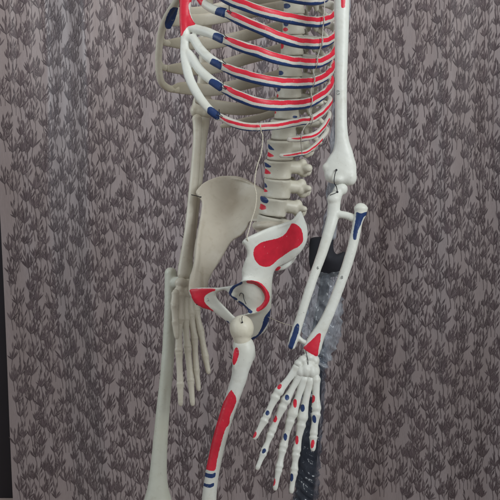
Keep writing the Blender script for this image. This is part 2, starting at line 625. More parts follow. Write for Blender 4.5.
cr = [
    sweep([(194, -50, -.055, 6, 4), (184, -15, -.05, 5.5, 4), (176, 2, -.035, 5.5, 4), (167, 17, -.01, 5.8, 4.5), (161, 34, .01, 5.8, 4.5), (158.5, 58, .022, 5.5, 4.5), (160, 78, .03, 5.5, 4.5), (164.5, 85.5, .040, 5.5, 4), (171, 89, .056, 5.6, 4), (178, 89.4, .07, 6, 3.2)]),
    sweep([(176, 4, -.02, 5, 3), (172, 17, -.004, 6, 3.2), (168, 27, .006, 5, 3)]),
    sweep([(160.5, 36, .014, 4, 4), (163.5, 42, .024, 5, 3.6), (171, 43.2, .05, 5.5, 3.4), (177, 43, .07, 6, 3.2)]),
    sweep([(159, 60, .024, 4, 4), (162, 66.5, .03, 5, 3.6), (170, 68.6, .052, 5.5, 3.4), (177, 68.6, .072, 6, 3.2)]),
    sweep([(192, -60, -.055, 6, 4), (178, -22, .0, 5, 4), (168, -6, .03, 5, 4), (170, -14, .05, 6, 4)]),
]
cart(cr, [('blue', [(171, 8.5), (178, 8), (178.5, 15), (174, 25), (170, 29.5), (165.5, 27.5), (165.5, 20)])], 'far side rib cartilage arch with one navy patch', M_TANL)

# ---------------- spine
TH = math.radians(64)
Fv = np.array([-math.sin(TH), -math.cos(TH), 0])
Lv = np.array([math.cos(TH), -math.sin(TH), 0])
Uv = np.array([0, 0, 1.0])

def vertebra(cx, yt, yb, rf, rl, tilt, lumbar=True, paint=(), d=.028):
    c = P(cx, (yt + yb) / 2, d)
    hgt = np.linalg.norm(P(cx, yt, d) - P(cx, yb, d))
    rt = math.radians(tilt)
    U = Uv * math.cos(rt) + Fv * math.sin(rt)
    Fw = Fv * math.cos(rt) - Uv * math.sin(rt)
    def W(f, l, u):
        return c + (Fw * f + Lv * l + U * u) * MM
    # body: flared end plates, narrow waist
    V, Fc = [], []
    seg, rings = 40, 15
    H = hgt / MM
    for i in range(rings):
        z = -1 + 2 * i / (rings - 1)
        sc = 0.90 + 0.10 * abs(z) ** 1.8
        if abs(z) > 0.99:
            sc *= 0.95
        for j in range(seg):
            a = 2 * math.pi * j / seg
            f, l = rf * math.cos(a), rl * math.sin(a)
            if f < 0:
                f *= 0.82
            V.append(W(f * sc, l * sc, z * H / 2))
    n = len(V)
    for i in range(rings - 1):
        for j in range(seg):
            k = (j + 1) % seg
            Fc.append((i * seg + j, i * seg + k, (i + 1) * seg + k, (i + 1) * seg + j))
    Fc.append(tuple(range(seg))[::-1])
    Fc.append(tuple((rings - 1) * seg + j for j in range(seg)))
    prims = [(np.array(V), Fc)]
    def tb(a, b, r0, r1, r0b=None, r1b=None):
        pa, pb = W(*a), W(*b)
        m = (pa + pb) / 2
        prims.append(sweep([(*pa, r0, r0b or r0), (*m, (r0 + r1) / 2, ((r0b or r0) + (r1b or r1)) / 2), (*pb, r1, r1b or r1)], up=tuple(U + Fw * .2), world=True, seg=14))
    def lump(f, l, u, a, b, cc):
        p = W(f, l, u)
        prims.append(ell(*p, a, b, cc, axes=(Fw, U, Lv), world=True, nu=14, nv=10))
    if lumbar:
        jr = random.Random(int(cx * 10))
        jt = lambda q: q + jr.uniform(-1.3, 1.3)
        for sdd in (1, -1):
            tb((-rf * .45, sdd * 12, H * .14), (-30, sdd * 16, H * .08), 9.5, 10.5)
            lump(jt(-31), sdd * jt(18), H * .20, jt(9), jt(10.5), 8)
            lump(jt(-36), sdd * jt(15), -H * .14, jt(9), jt(9.5), 8)
            lump(jt(-28), sdd * jt(20), -H * .02, 7, jt(8), 8)
            tb((-30, sdd * 17, H * .05), (jt(-36), sdd * 31, H * .10), 8, jt(5.5))
            tb((-34, sdd * 15, 0), (-46, 0, -4), 5, 4, 9, 9)
        tb((-42, 0, -3), (-54, 0, -7), 9, 8, 4, 4)
    else:
        for sdd in (1, -1):
            tb((-rf * .5, sdd * 9, H * .22), (-28, sdd * 13, H * .18), 5, 5)
            lump(-31, sdd * 12, -H * .2, 4.5, 8, 5)
            tb((-28, sdd * 13, H * .15), (-42, sdd * 30, H * .22), 4.8, 4.6)
            tb((-30, sdd * 13, 0), (-42, 0, -6), 4, 3, 8, 8)
        tb((-38, 0, -6), (-62, 0, -28), 5.5, 4, 3, 2.6)
    return remesh('vertebra', prims, M_SPINE, SK, voxel=1.5, smooth=5, paint=paint)

VB = [  # cx, top, bottom, rf, rl, tilt, lumbar
    (294, -50.5, -30, 17, 18, 5, 0), (294, -28.5, -8, 17.5, 18.5, 5, 0), (294.5, -6.5, 14, 18, 19, 4, 0),
    (294, 14.5, 34.5, 19, 20, 4, 0), (292.5, 35, 55, 19.5, 21, 4, 0), (291, 56, 76.5, 20, 22, 4, 0),
    (289.5, 77, 97.5, 20.5, 23, 4, 0), (287.5, 98.5, 118.2, 21, 23, 3, 0), (284.5, 119, 138.5, 21, 24, 3, 0),
    (281, 139.7, 159.2, 21.5, 25, 1, 1), (278.5, 160, 177.8, 22, 26, 0, 1), (278, 178.6, 197, 22, 26, -3, 1),
    (273.8, 197.8, 215, 22.5, 26, -7, 1), (270, 216.5, 232, 22, 26, -12, 1)]
vp = {
    3: [('blue', spot(286, 23.5, 2.6, 3)), ('red', spot(285.5, 29.5, 2.6, 2)), ('blue', spot(286, 6, 4, 2.5))],
    2: [('blue', spot(286.5, 6, 4, 2.6))],
    4: [('red', spot(281.5, 46, 2.4, 3)), ('blue', spot(301, 41, 2.5, 2))],
    5: [('blue', spot(280.5, 73, 3, 2.4))],
    6: [('blue', spot(277.8, 89, 3, 2.5)), ('red', spot(276, 95.8, 2.6, 2)), ('blue', spot(280.5, 74, 3, 2))],
    7: [('red', spot(273.5, 112.5, 2.7, 1.6)), ('blue', spot(295, 117, 2.5, 1.3))],
    9: [('blue', [(268.5, 144), (272, 147.5), (274.5, 150), (271, 150), (268.2, 148)]), ('red', [(265.5, 151), (270, 153), (274, 156), (270, 157), (266.5, 155)])],
    10: [('blue', [(264, 162), (268, 164), (271.5, 167), (267, 167.5), (264, 165.5)]), ('red', [(263, 168), (267, 169.5), (271, 173.5), (266, 174), (263, 172)])],
    11: [('blue', [(263.5, 182), (266, 184), (267.5, 187), (264, 187)]), ('red', [(262.5, 187.5), (266, 189.5), (268, 191.5), (264.5, 192), (262.5, 190.5)])],
    12: [('blue', [(260.5, 196), (266, 197.5), (268.5, 201), (266, 203.5), (261, 201)]), ('red', [(259, 203.5), (264, 205), (266.5, 208.5), (262, 210), (258.7, 207.5)])],
}
for i, (cx, yt, yb, rf, rl, tl, lb) in enumerate(VB):
    vertebra(cx, yt, yb, rf, rl, tl, bool(lb), vp.get(i, ()))
    if i + 1 < len(VB):
        nx = VB[i + 1]
        c = P((cx + nx[0]) / 2, (yb + nx[1]) / 2, .028)
        V, Fc = ell(*c, rf * .88, 2.2, rl * .88, axes=(Fv, Uv, Lv), world=True, nu=30, nv=10)
        link('disc', to_mesh('disc', V, Fc), M_DISC, SK)

# ---------------- sacrum
remesh('sacrum', [
    sweep([(272, 231, .02, 24, 18), (279, 243, .03, 19, 13), (284, 252, .04, 13, 10), (285, 259, .045, 8, 8)]),
    sweep([(257, 226, .035, 7, 9), (268, 231, .02, 11, 14), (284, 239, -.01, 11, 14)]),
    ell(269, 226, .018, 24, 9, 22)], M_TAN, SK, voxel=1.8, smooth=6)

# ---------------- left hip bone (near, painted)
lh_out = [(300, 211), (304.5, 219), (307.3, 228), (307.5, 238), (304, 247.5), (297, 256), (289, 262), (279.5, 266.5), (274, 272), (272.2, 283), (271.8, 296), (271, 309), (268.5, 321), (263, 331), (255, 338.8), (248, 340), (240, 333), (231, 325), (222, 318), (212, 311), (201, 307.5), (194, 302), (190, 294), (189.5, 289.5), (200, 287.6), (216, 287.6), (226, 286.5), (234, 284.8), (241.5, 281), (241.8, 271), (244.5, 262), (247.3, 254), (245.5, 247), (242.5, 242), (246, 238), (258, 232.3), (272, 226.5), (284, 223), (293, 219.5)]
lh_hole = [(216, 296), (220, 291.5), (226, 290.5), (231, 297), (238, 302), (246, 308), (248, 313), (240, 315), (236, 317.5), (226.5, 308.5)]
lh_d = rbf([(243, 242, -.128), (260, 234, -.125), (275, 227, -.105), (293, 220, -.05), (300, 211, -.02), (307, 230, -.03), (300, 250, -.055), (282, 262, -.075), (275, 245, -.095), (260, 255, -.112), (245, 262, -.118), (258, 275, -.100), (243, 282, -.105), (249, 297, -.098), (270, 300, -.088), (268, 320, -.07), (255, 338, -.055), (236, 320, -.068), (216, 305, -.05), (195, 298, -.035), (190, 289, -.03), (216, 289, -.062), (230, 287, -.085)])
AC = (248.6, 297.0)
def acet(q):
    r = np.hypot(q[:, 0] - AC[0], (q[:, 1] - AC[1]) * 1.08)
    bowl = np.where(r < 17.2, 0.0085 * np.sqrt(np.clip(1 - (r / 17.2) ** 2, 0, 1)), 0)
    rim = -0.0055 * np.exp(-((r - 18.3) / 2.2) ** 2) * (q[:, 0] > 226)
    fossa = 0.003 * np.exp(-(((q[:, 0] - 239) / 5) ** 2 + ((q[:, 1] - 300) / 7) ** 2))
    return bowl + rim + fossa
lh_prims = [plate(lh_out, lh_d, [lh_hole], h=5.5, edge=2.2, wd=4.0, g=0.7, extra=acet),
            sweep([(244.5, 242.5, -.124, 3.6, 6), (258, 234.6, -.121, 3.2, 6.5), (272, 228.7, -.106, 3.0, 6.5), (284, 225, -.076, 3, 6), (293.5, 221, -.046, 3, 5.5), (299.5, 213.5, -.018, 2.5, 5)]),
            sweep([(253, 335, -.052, 6, 9), (262, 327, -.056, 7, 10), (267, 312, -.066, 5, 9)]),
            sweep([(193, 292.5, -.028, 4, 9), (195, 299, -.028, 4, 9), (202, 304, -.034, 4, 7)]),
            sweep([(272, 269, -.06, 3, 3), (282, 268, -.035, 3.4, 4), (290, 263, -.025, 3.2, 4), (295, 257, -.03, 2.5, 4)])]
lh_paint = [
    ('red', [(292, 223.5), (297.5, 225), (302, 231), (303, 241), (298.5, 246.5), (292, 250), (284.5, 255), (278, 259.5), (270.5, 266), (262, 266.5), (256, 261.5), (253.5, 255.5), (254, 249), (258, 244.5), (264, 241.5), (278, 238), (284.5, 234.5), (288.5, 229)]),
    ('red', [(246.6, 280.8), (252, 280.4), (259, 282), (265, 287), (269, 293.5), (269.5, 300), (266, 306.5), (259.5, 311), (256.5, 311), (256.5, 308.5), (261, 305), (264.5, 299.5), (264, 294), (260.5, 288.5), (254, 284.3), (247.5, 283.2)]),
    ('red', [(190.3, 289.5), (200, 288.6), (214, 288.6), (215, 290.5), (209, 293), (205, 296.5), (204.5, 301.5), (208, 306), (214, 311.5), (207, 310), (199, 306), (194, 302), (191, 295)]),
    ('blue', [(241.5, 281.7), (242, 284), (236, 287), (232.5, 291.5), (231.6, 295.2), (237, 298.5), (236, 300.6), (230, 297.5), (228.2, 296.2), (229.6, 290), (233.5, 285.5)]),
    ('blue', [(239, 300.5), (243, 303), (247.5, 307.5), (252.5, 311.5), (250, 313.5), (246, 310.5), (242.5, 307), (238.2, 303)]),
    ('blue', [(271.5, 308), (270.8, 316), (268, 323), (262, 332.5), (255, 339.5), (249, 341), (252.5, 337.3), (257, 335), (261, 328.5), (264.5, 317.5), (268.5, 312)]),
    ('blue', [(230.5, 324.8), (232, 322), (234.3, 322), (234, 325.5), (231.3, 329.5), (229, 330)]),
    ('blue', [(225.5, 321), (228.5, 321.5), (229.5, 324.5), (227, 325.5)]),
    ('red', [(275, 270.5), (278, 266.5), (281, 267.5), (278, 270.5)]),
]
remesh('hip_bone', lh_prims, M_WHITE, SK, voxel=1.15, smooth=6, paint=lh_paint, label='near hip bone with red blade patch and ringed socket')

# ---------------- right hip bone (far, bare)
rh_out = [(195.8, 192), (200, 186.3), (205, 182), (213, 178.3), (222, 176), (236, 176), (246, 179), (254, 183.5), (263, 189), (271, 196), (280, 206), (277, 217), (264, 222.5), (251, 221.5), (247.5, 228), (242, 235), (231.6, 241.8), (224.4, 253.6), (217, 265.6), (209.5, 278), (207, 290), (200, 299), (191, 297), (188.4, 289), (189.6, 278), (193.5, 263), (194.5, 246), (198, 230), (200.5, 215.6), (201.8, 202.5), (198, 197)]
rh_d = rbf([(197, 193, .092), (210, 180, .118), (228, 176, .132), (253, 184, .115), (278, 207, .06), (265, 221, .055), (248, 222, .075), (222, 212, .112), (235, 195, .128), (205, 215, .092), (198, 235, .07), (228, 243, .075), (212, 250, .062), (195, 262, .045), (213, 268, .05), (200, 275, .022), (189, 289, -.008), (203, 293, .0)])
def groove(q):
    return 0.006 * np.exp(-((q[:, 0] - 202.3) / 1.1) ** 2) * np.clip((q[:, 1] - 262) / 10, 0, 1) * (q[:, 1] < 290)
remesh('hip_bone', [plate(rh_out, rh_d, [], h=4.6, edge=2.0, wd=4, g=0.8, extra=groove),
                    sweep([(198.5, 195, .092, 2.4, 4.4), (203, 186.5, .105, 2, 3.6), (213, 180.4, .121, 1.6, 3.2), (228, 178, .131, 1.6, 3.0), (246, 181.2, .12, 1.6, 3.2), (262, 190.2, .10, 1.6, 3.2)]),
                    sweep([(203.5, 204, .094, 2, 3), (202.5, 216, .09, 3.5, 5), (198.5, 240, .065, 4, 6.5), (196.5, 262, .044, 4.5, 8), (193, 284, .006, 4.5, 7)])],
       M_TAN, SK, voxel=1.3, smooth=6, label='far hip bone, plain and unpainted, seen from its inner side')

# ---------------- left femur
fem = [
    sweep([(243.5, 346, -.125, 15, 15), (244.5, 351, -.125, 15.2, 15), (243.5, 358, -.125, 14, 14), (241, 368, -.124, 12.2, 12.5), (238.5, 380, -.122, 10.9, 11.5), (232.5, 398, -.119, 10.2, 11), (225.5, 419, -.116, 10.0, 10.8), (219, 442, -.114, 9.9, 10.6), (213.5, 467, -.113, 9.7, 10.5), (210, 490, -.112, 10.0, 11), (207.5, 520, -.111, 11.5, 12), (205, 555, -.11, 15, 14), (203, 585, -.108, 24, 18)]),
    ell(249.3, 353.5, -.12, 9, 13, 12),
    sweep([(237, 349, -.13, 5, 5), (236, 358, -.131, 5.5, 5), (236, 368, -.13, 4, 4)]),
    ell(196, 598, -.11, 18, 22, 22), ell(212, 598, -.105, 18, 22, 22)]
fem_paint = [
    ('red', [(230.5, 390.5), (233, 392), (236.4, 399), (234.5, 407), (230, 417), (229.3, 424), (225.5, 429), (221.5, 442), (217.5, 458), (214.5, 470.5), (206, 469.5), (203, 470), (209, 446), (216, 417), (224, 401)]),
    ('red', [(234.5, 349), (237, 347.5), (239, 352), (238, 358), (234.5, 365), (232.5, 363), (232.8, 356)]),
    ('blue', [(203, 471.5), (208, 473.5), (212, 473.8), (215.5, 472.8), (215, 477), (210, 478.2), (205, 476.5), (202.5, 475)]),
    ('blue', [(201, 481.5), (206, 483.8), (210.5, 484), (214, 483), (213.5, 486.5), (209, 487.8), (203.5, 486), (200, 485)]),
]
FEM = remesh('femur', fem, M_WHITE, SK, voxel=1.3, smooth=6, paint=fem_paint, label='near thigh bone with long red strip and two navy bands')
remesh('femur_head', [sweep([(243, 348, -.126, 11.8, 12), (242.6, 342, -.127, 11.6, 12), (241.8, 334, -.128, 14, 14)]), ell(241.8, 328.5, -.128, 17.0, 18.8, 17)], M_BALL, FEM, voxel=1.3, smooth=7)

# ---------------- right femur
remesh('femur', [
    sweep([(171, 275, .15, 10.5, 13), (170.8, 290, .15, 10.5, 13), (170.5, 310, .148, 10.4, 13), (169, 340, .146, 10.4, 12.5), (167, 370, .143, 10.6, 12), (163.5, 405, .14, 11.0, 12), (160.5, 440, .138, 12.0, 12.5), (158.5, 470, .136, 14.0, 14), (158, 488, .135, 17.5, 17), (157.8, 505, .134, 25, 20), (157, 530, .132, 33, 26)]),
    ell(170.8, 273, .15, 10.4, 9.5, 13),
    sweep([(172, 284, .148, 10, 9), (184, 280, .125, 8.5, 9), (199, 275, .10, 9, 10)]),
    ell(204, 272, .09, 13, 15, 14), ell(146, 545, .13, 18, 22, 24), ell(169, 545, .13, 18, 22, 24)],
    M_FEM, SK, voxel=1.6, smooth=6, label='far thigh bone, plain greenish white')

# ---------------- left humerus / ulna / radius
remesh('humerus', [
    sweep([(344, -60, -.15, 12.5, 12), (342.5, -20, -.15, 11.5, 11.5), (341.8, 0, -.15, 11.0, 11), (341.6, 40, -.15, 9.6, 10), (341, 80, -.15, 8.6, 9.4), (341, 110, -.15, 8.3, 9.2), (341.3, 128, -.15, 8.6, 9.4), (342, 141, -.15, 10, 9.4), (342.6, 152, -.15, 14.2, 9), (341.5, 162, -.15, 20.5, 8.5), (340.5, 172, -.15, 22.5, 9), (340.5, 178, -.15, 21.5, 9)]),
    ell(326.5, 167.5, -.148, 6.2, 6.6, 6.5),
    ell(350, 177, -.15, 9.8, 12.5, 9.5),
    ell(338, 179.5, -.152, 11, 6.6, 9.5),
    ell(331, 176.5, -.151, 6, 8, 8)],
    M_WHITE, SK, voxel=1.3, smooth=22, paint=[('red', [(340.8, -25), (345.5, -25), (345.2, 3), (344.2, 7.8), (341.6, 7.5), (341, 3)])], label='near upper arm bone with a red patch near the top')
ULN = remesh('ulna', [
    sweep([(334.5, 198, -.156, 8.8, 9), (334, 206, -.156, 8.7, 8.5), (332.7, 217, -.157, 8.2, 7.5), (329, 231, -.16, 7.6, 7), (322.5, 252, -.162, 6.9, 6.4), (315, 273, -.165, 6.4, 6), (308.5, 292, -.167, 6.2, 6), (302.5, 311, -.168, 6.0, 6), (297.5, 327, -.168, 6.3, 6), (294, 338, -.168, 6.4, 6), (291.8, 346, -.168, 5.4, 5)]),
    ell(341, 189, -.148, 9.4, 9, 9.5), ell(333.8, 199, -.158, 9.2, 8.6, 8.5),
    sweep([(338, 191, -.15, 7, 8), (336, 198, -.154, 7.5, 8)]),
    sweep([(331, 213.5, -.158, 5, 5), (345, 215.2, -.16, 5.2, 4.5), (356, 219, -.162, 6, 5)]),
    sweep([(297, 337, -.168, 4, 4), (303, 341.5, -.168, 3.4, 4), (310, 344, -.168, 4, 4)]),
    ], M_WHITE, SK, voxel=1.2, smooth=5, paint=[('blue', [(297.5, 323.3), (299.2, 325.5), (298.8, 331), (295.5, 341), (292, 349.5), (289, 350), (288, 347), (291.5, 336), (294.8, 326.5)])], label='near forearm bone with a navy tip')
RAD = remesh('radius', [
    sweep([(360.8, 209, -.165, 9, 8.5), (360.5, 213, -.165, 8.4, 8), (357.8, 222, -.165, 6.6, 6.6), (355, 236, -.165, 6.8, 6.6), (350.5, 254, -.166, 6.9, 6.4), (344, 274, -.167, 6.9, 6.2), (337.5, 292, -.168, 6.9, 6), (330, 311, -.169, 7.2, 6), (322.5, 327, -.170, 8.2, 6.4), (316, 339, -.17, 10.5, 7), (312.5, 348, -.17, 12.3, 7.5), (312.5, 352.5, -.17, 10.5, 7)]),
    ell(361, 208.5, -.165, 9.6, 6.2, 9)], M_WHITE, SK, voxel=1.2, smooth=5,
    paint=[('blue', [(356.3, 212.5), (361, 213.3), (367, 211.8), (366.8, 214.8), (363.5, 217.5), (361, 224), (358, 231), (356, 239.5), (353, 238.5), (353.5, 230), (355.5, 220)]),
           ('red', [(318.7, 333.3), (320.8, 334), (320.6, 339), (318.8, 348), (317, 357.5), (311.5, 354), (304.5, 349.5), (303.8, 347), (309, 342.5), (314, 337.5)])],
    label='near forearm bone with navy patch at elbow and red wedge at wrist')

# ---------------- left hand
def lb(a, b, r0, rm, r1, flat=0.85):
    """one small long bone between two px points"""
    a, b = np.array(a, float), np.array(b, float)
    pts = []
    for t, r in ((0.02, r0 * .8), (0.10, r0), (0.24, (r0 + rm) / 2 * .96), (0.5, rm), (0.76, (rm + r1) / 2 * .98), (0.90, r1), (0.98, r1 * .8)):
        p = a + (b - a) * t
        pts.append((*p, r, r * flat))
    return sweep(pts, seg=16, step=1.3 * MM)

DH = -.172
HAND = remesh('hand', [ell(x, y, DH + dd, a, b, 8.5) for x, y, dd, a, b in
    [(309, 357.5, 0, 9.2, 6.6), (315, 360.5, .003, 6.2, 8), (303, 360, -.002, 6.6, 6.4), (298.5, 363.5, -.003, 6, 5.6),
     (300.5, 371, -.004, 6.6, 9), (306, 370, -.005, 7.2, 10.5), (311.8, 371.5, -.004, 7, 10), (316, 371, 0, 5.4, 9.6), (307.5, 365, -.002, 10, 7)]]
    + [sweep([(302, 366, DH - .003, 6, 6), (294.5, 374, DH - .004, 6, 5)]), sweep([(303, 372, DH - .003, 5.5, 5.5), (299, 379, DH - .004, 5.4, 5)])],
    M_WHITE, SK, voxel=1.0, smooth=10, label='near hand bones with painted red and navy spots')
FING = [
    # joints px, d, radii (mm)
    ([(299.5, 365), (276.5, 394.5), (265.5, 418.5), (254.5, 438.5)], 7.0, 5.2, 6.8),
    ([(302, 371), (283.8, 404), (271, 433), (264, 452), (257, 469)], 6.6, 5.0, 7.0),
    ([(305.5, 375), (291, 418), (282.6, 449), (279, 468), (275, 489.5)], 6.8, 5.3, 7.6),
    ([(310.5, 376), (301.6, 422), (296, 453), (294.3, 471), (291.3, 492.5)], 7.0, 5.5, 7.6),
    ([(315.5, 376), (316.3, 412), (313.4, 436), (313, 450)], 7.0, 5.8, 7.0),
]
hp = [('red', 279.5, 386.6, 3, 2, -60), ('blue', 287, 397.6, 2.2, 2.9, 0), ('red', 295, 403.3, 2.1, 4.4, 0), ('blue', 302.5, 408, 2.4, 3.8, 0), ('red', 312.8, 399, 2.2, 4, 8),
      ('blue', 267.5, 413, 2.1, 2.7, 20), ('red', 275, 418.7, 2.1, 3.9, 0), ('blue', 285.3, 437, 1.9, 3.9, 0), ('red', 296.8, 440, 1.8, 4.6, 0), ('blue', 314.2, 419, 2.1, 4, -10),
      ('red', 253.8, 434.5, 2.6, 3.6, 25), ('blue', 264, 451, 1.9, 2.9, 25), ('red', 273.6, 482, 1.9, 4, 5), ('blue', 291.6, 477.5, 1.9, 4, 0), ('red', 312.5, 444, 1.9, 4.6, 10), ('blue', 311, 409, 1.1, 2, 20)]
hand_paint = [(c, spot(x, y, a, b, g)) for c, x, y, a, b, g in hp]
for k, (J, r0, rm, r1) in enumerate(FING):
    pr = []
    n = len(J) - 1
    for i in range(n):
        sc = 1.0 if i == 0 else (0.95, 0.86, 0.76)[i - 1]
        d0, d1 = DH - .004 - .004 * i, DH - .004 - .004 * (i + 1)
        e = 1.0
        pr.append(lb((*J[i], d0), (*J[i + 1], d1), r0 * sc * (1.02 if i else 1), rm * sc * .88, (r1 if i == 0 else r1 * .86) * sc * (1 if i < n - 1 else 0.72)))
        if i:
            pr.append(ell(*J[i], d0, r1 * sc * .82, r1 * sc * .80, r1 * sc * .76, nu=12, nv=8))
    remesh('finger', pr, M_WHITE, HAND, voxel=0.9, smooth=4, paint=hand_paint)

# ---------------- right arm
remesh('humerus', [sweep([(211, -60, .17, 12, 12), (208, -10, .17, 10.5, 10.5), (205, 50, .172, 9.5, 9.5), (203, 85, .172, 10.5, 9.5), (202.5, 103, .172, 17, 9.5), (202.5, 112, .17, 19, 9.5)]),
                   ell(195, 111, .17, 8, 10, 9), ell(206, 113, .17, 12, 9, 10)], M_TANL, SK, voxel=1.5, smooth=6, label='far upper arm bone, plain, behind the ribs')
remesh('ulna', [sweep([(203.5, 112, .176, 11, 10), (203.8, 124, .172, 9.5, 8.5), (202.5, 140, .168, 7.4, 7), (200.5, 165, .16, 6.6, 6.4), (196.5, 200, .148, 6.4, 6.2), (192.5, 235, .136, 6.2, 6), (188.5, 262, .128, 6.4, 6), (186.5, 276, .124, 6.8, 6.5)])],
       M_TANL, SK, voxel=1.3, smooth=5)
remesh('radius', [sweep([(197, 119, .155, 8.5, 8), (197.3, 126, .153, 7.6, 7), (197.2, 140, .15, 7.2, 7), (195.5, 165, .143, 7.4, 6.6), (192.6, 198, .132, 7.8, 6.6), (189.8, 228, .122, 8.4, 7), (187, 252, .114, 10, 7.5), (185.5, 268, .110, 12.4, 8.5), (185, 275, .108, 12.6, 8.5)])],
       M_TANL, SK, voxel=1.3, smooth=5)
DR = .10
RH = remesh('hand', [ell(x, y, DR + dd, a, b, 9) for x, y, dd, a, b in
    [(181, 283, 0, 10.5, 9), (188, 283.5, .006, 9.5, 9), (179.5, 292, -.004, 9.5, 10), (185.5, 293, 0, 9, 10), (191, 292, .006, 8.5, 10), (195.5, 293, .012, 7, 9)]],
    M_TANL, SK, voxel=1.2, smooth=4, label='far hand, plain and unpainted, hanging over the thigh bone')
RF = [
    ([(179.5, 292, -.006), (178.8, 322, -.014), (178.8, 350, -.02), (180.3, 384, -.024), (180.6, 405, -.026)], 10.5, 8.2, 10.2, 0),
    ([(184.5, 293, 0), (185.0, 322, -.004), (187.3, 346, -.008), (190.6, 380, -.012), (192.8, 405, -.014)], 8.2, 6.8, 8.6, 0),
    ([(189, 293, .006), (190.8, 316, .003), (194.3, 338, 0), (196.2, 370, -.004), (198.7, 390, -.006)], 7.6, 6.2, 8.2, 0),
    ([(193, 294, .012), (196, 312, .01), (200.3, 330, .008), (205.3, 356, .004), (208.5, 373, .002)], 7.8, 6.2, 8.4, 0),
    ([(176, 292, -.01), (174.6, 306, -.018), (175.3, 322, -.024), (176.8, 338, -.028)], 7.6, 6.4, 7.4, 0),
]
for J, r0, rm, r1, _ in RF:
    pr = []
    n = len(J) - 1
    for i in range(n):
        sc = 1.0 if i == 0 else (0.86, 0.80, 0.74)[i - 1]
        a, b = J[i], J[i + 1]
        pr.append(lb((a[0], a[1], DR + a[2]), (b[0], b[1], DR + b[2]), min(r0, 8) * sc if i else r0, min(rm, 6.3) * sc if i else rm, (r1 if i == 0 else min(r1, 8.4) * .84) * sc * (1 if i < n - 1 else .8)))
        if i:
            pr.append(ell(a[0], a[1], DR + a[2], min(r1, 8.8) * sc * 1.0, min(r1, 8.8) * sc * .9, 7.6 * sc, nu=12, nv=8))
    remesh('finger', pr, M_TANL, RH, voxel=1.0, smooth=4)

# ---------------- wires, screws, hooks, inked numbers (parts of the skeleton)
def wire(name, pts, r, mat, parent=SK, seg=8):
    V, F = sweep([(*p, r, r) for p in pts], seg=seg, step=1.2 * MM)
    return link(name, to_mesh(name, V, F), mat, parent)

wp = [(321, -30, -.058), (324.5, 0, -.060), (323.5, 20, -.060), (322, 40, -.062), (319, 52, -.060), (316.5, 60, -.060), (313.5, 70, -.060), (314.5, 80, -.060), (311, 90, -.060), (312, 101, -.058), (309, 110, -.056), (311.5, 119, -.054), (304, 128, -.06), (301, 140, -.062), (302, 154, -.045)]
wire('rib_wire', wp, 0.65, M_WIRE)
for (x, y, d) in [(323.5, 21, -.058), (322, 42, -.060), (316.8, 62, -.060), (314, 80.5, -.062), (311.5, 101, -.058), (312, 119, -.054)]:
    wire('wire_tie', [(x - .6, y - 6, d + .004), (x + .8, y - 2, d - .004), (x + .2, y + 3, d - .004), (x - 1.4, y + 6.5, d + .004)], 0.75, M_WIRE)
for (x, y, d) in [(224.5, 37, -.116), (223, 63, -.116), (223.5, 88, -.114), (229.5, 12.5, -.115), (219.5, 116, -.112)]:
    wire('wire_tie', [(x - .4, y - 6.5, d + .004), (x, y - 2, d), (x + 3, y + .5, d)], 0.55, M_DARKWIRE)
    wire('wire_tie', [(x - 3.5, y - 1, d), (x, y + .2, d), (x + 2.2, y + 1.6, d)], 0.5, M_DARKWIRE)
def screw(x, y, d, r, parent=SK):
    V, F = ell(x, y, d, r, r, r * .7, nu=12, nv=8)
    return link('screw', to_mesh('screw', V, F), M_DARKWIRE, parent)
screw(242.2, 322.3, -.1445, 1.3)
wire('wire_hook', [(242.2, 322, -.1445), (241.8, 319, -.1445), (242.3, 316.5, -.141)], .5, M_DARKWIRE)
screw(250.8, 243.8, -.1255, 1.2)
screw(200.8, 197, .088, 1.2)
wire('pin', [(191.5, 194.8, .07), (197, 196, .085), (201, 197.2, .088)], .7, M_DARKWIRE)
wire('wire_hook', [(239.5, 296, -.093), (240.5, 293.2, -.094), (243, 294.2, -.094), (243.6, 298, -.092), (246, 304, -.092)], .5, M_DARKWIRE)
wire('wire_hook', [(336.6, 169.5, -.161), (334.8, 175, -.164), (334.2, 182.5, -.165), (336.5, 187, -.162), (337.3, 192.5, -.160)], .6, M_DARKWIRE)
screw(336.4, 170, -.160, 1.5)
screw(337.4, 192, -.1605, 1.5)
wire('wire_hook', [(330, 195.2, -.168), (333, 194, -.169), (336.5, 192.6, -.166)], .5, M_DARKWIRE)
wire('wire_hook', [(305.5, 350, -.178), (307, 356, -.18), (308, 362, -.182), (307.4, 370, -.182)], .45, M_DARKWIRE)
screw(196.8, 304.5, -.0435, 1.0)

def ink(txt, x, y, d, size, rot, tilt=0, parent=SK):
    cu = bpy.data.curves.new('ink', 'FONT')
    cu.body = txt
    cu.size = size
    cu.align_x = 'CENTER'
    cu.align_y = 'CENTER'
    cu.extrude = 0.0001
    o = bpy.data.objects.new('ink', cu)
    COL.objects.link(o)
    dg = bpy.context.evaluated_depsgraph_get()
    me = bpy.data.meshes.new_from_object(o.evaluated_get(dg))
    bpy.data.objects.remove(o)
    R = Matrix.Rotation(math.pi / 2 - PITCH, 4, 'X') @ Matrix.Rotation(math.radians(tilt), 4, 'Y') @ Matrix.Rotation(math.radians(rot), 4, 'Z')
    me.transform(Matrix.Translation(Vector(P(x, y, d))) @ R)
    me.name = 'number_mark'
    me.materials.clear()
    return link('number_mark', me, M_INK, parent)
ink('63', 337.8, 92.5, -.1592, .0068, -90, -22)
ink('6', 318, 267.8, -.1709, .006, 0)
ink('8', 342, 277.5, -.1740, .006, 0)
ink('2', 208.3, 299.8, -.0515, .006, 0, 25)
ink('2', 247.8, 288.2, -.0975, .006, 0)

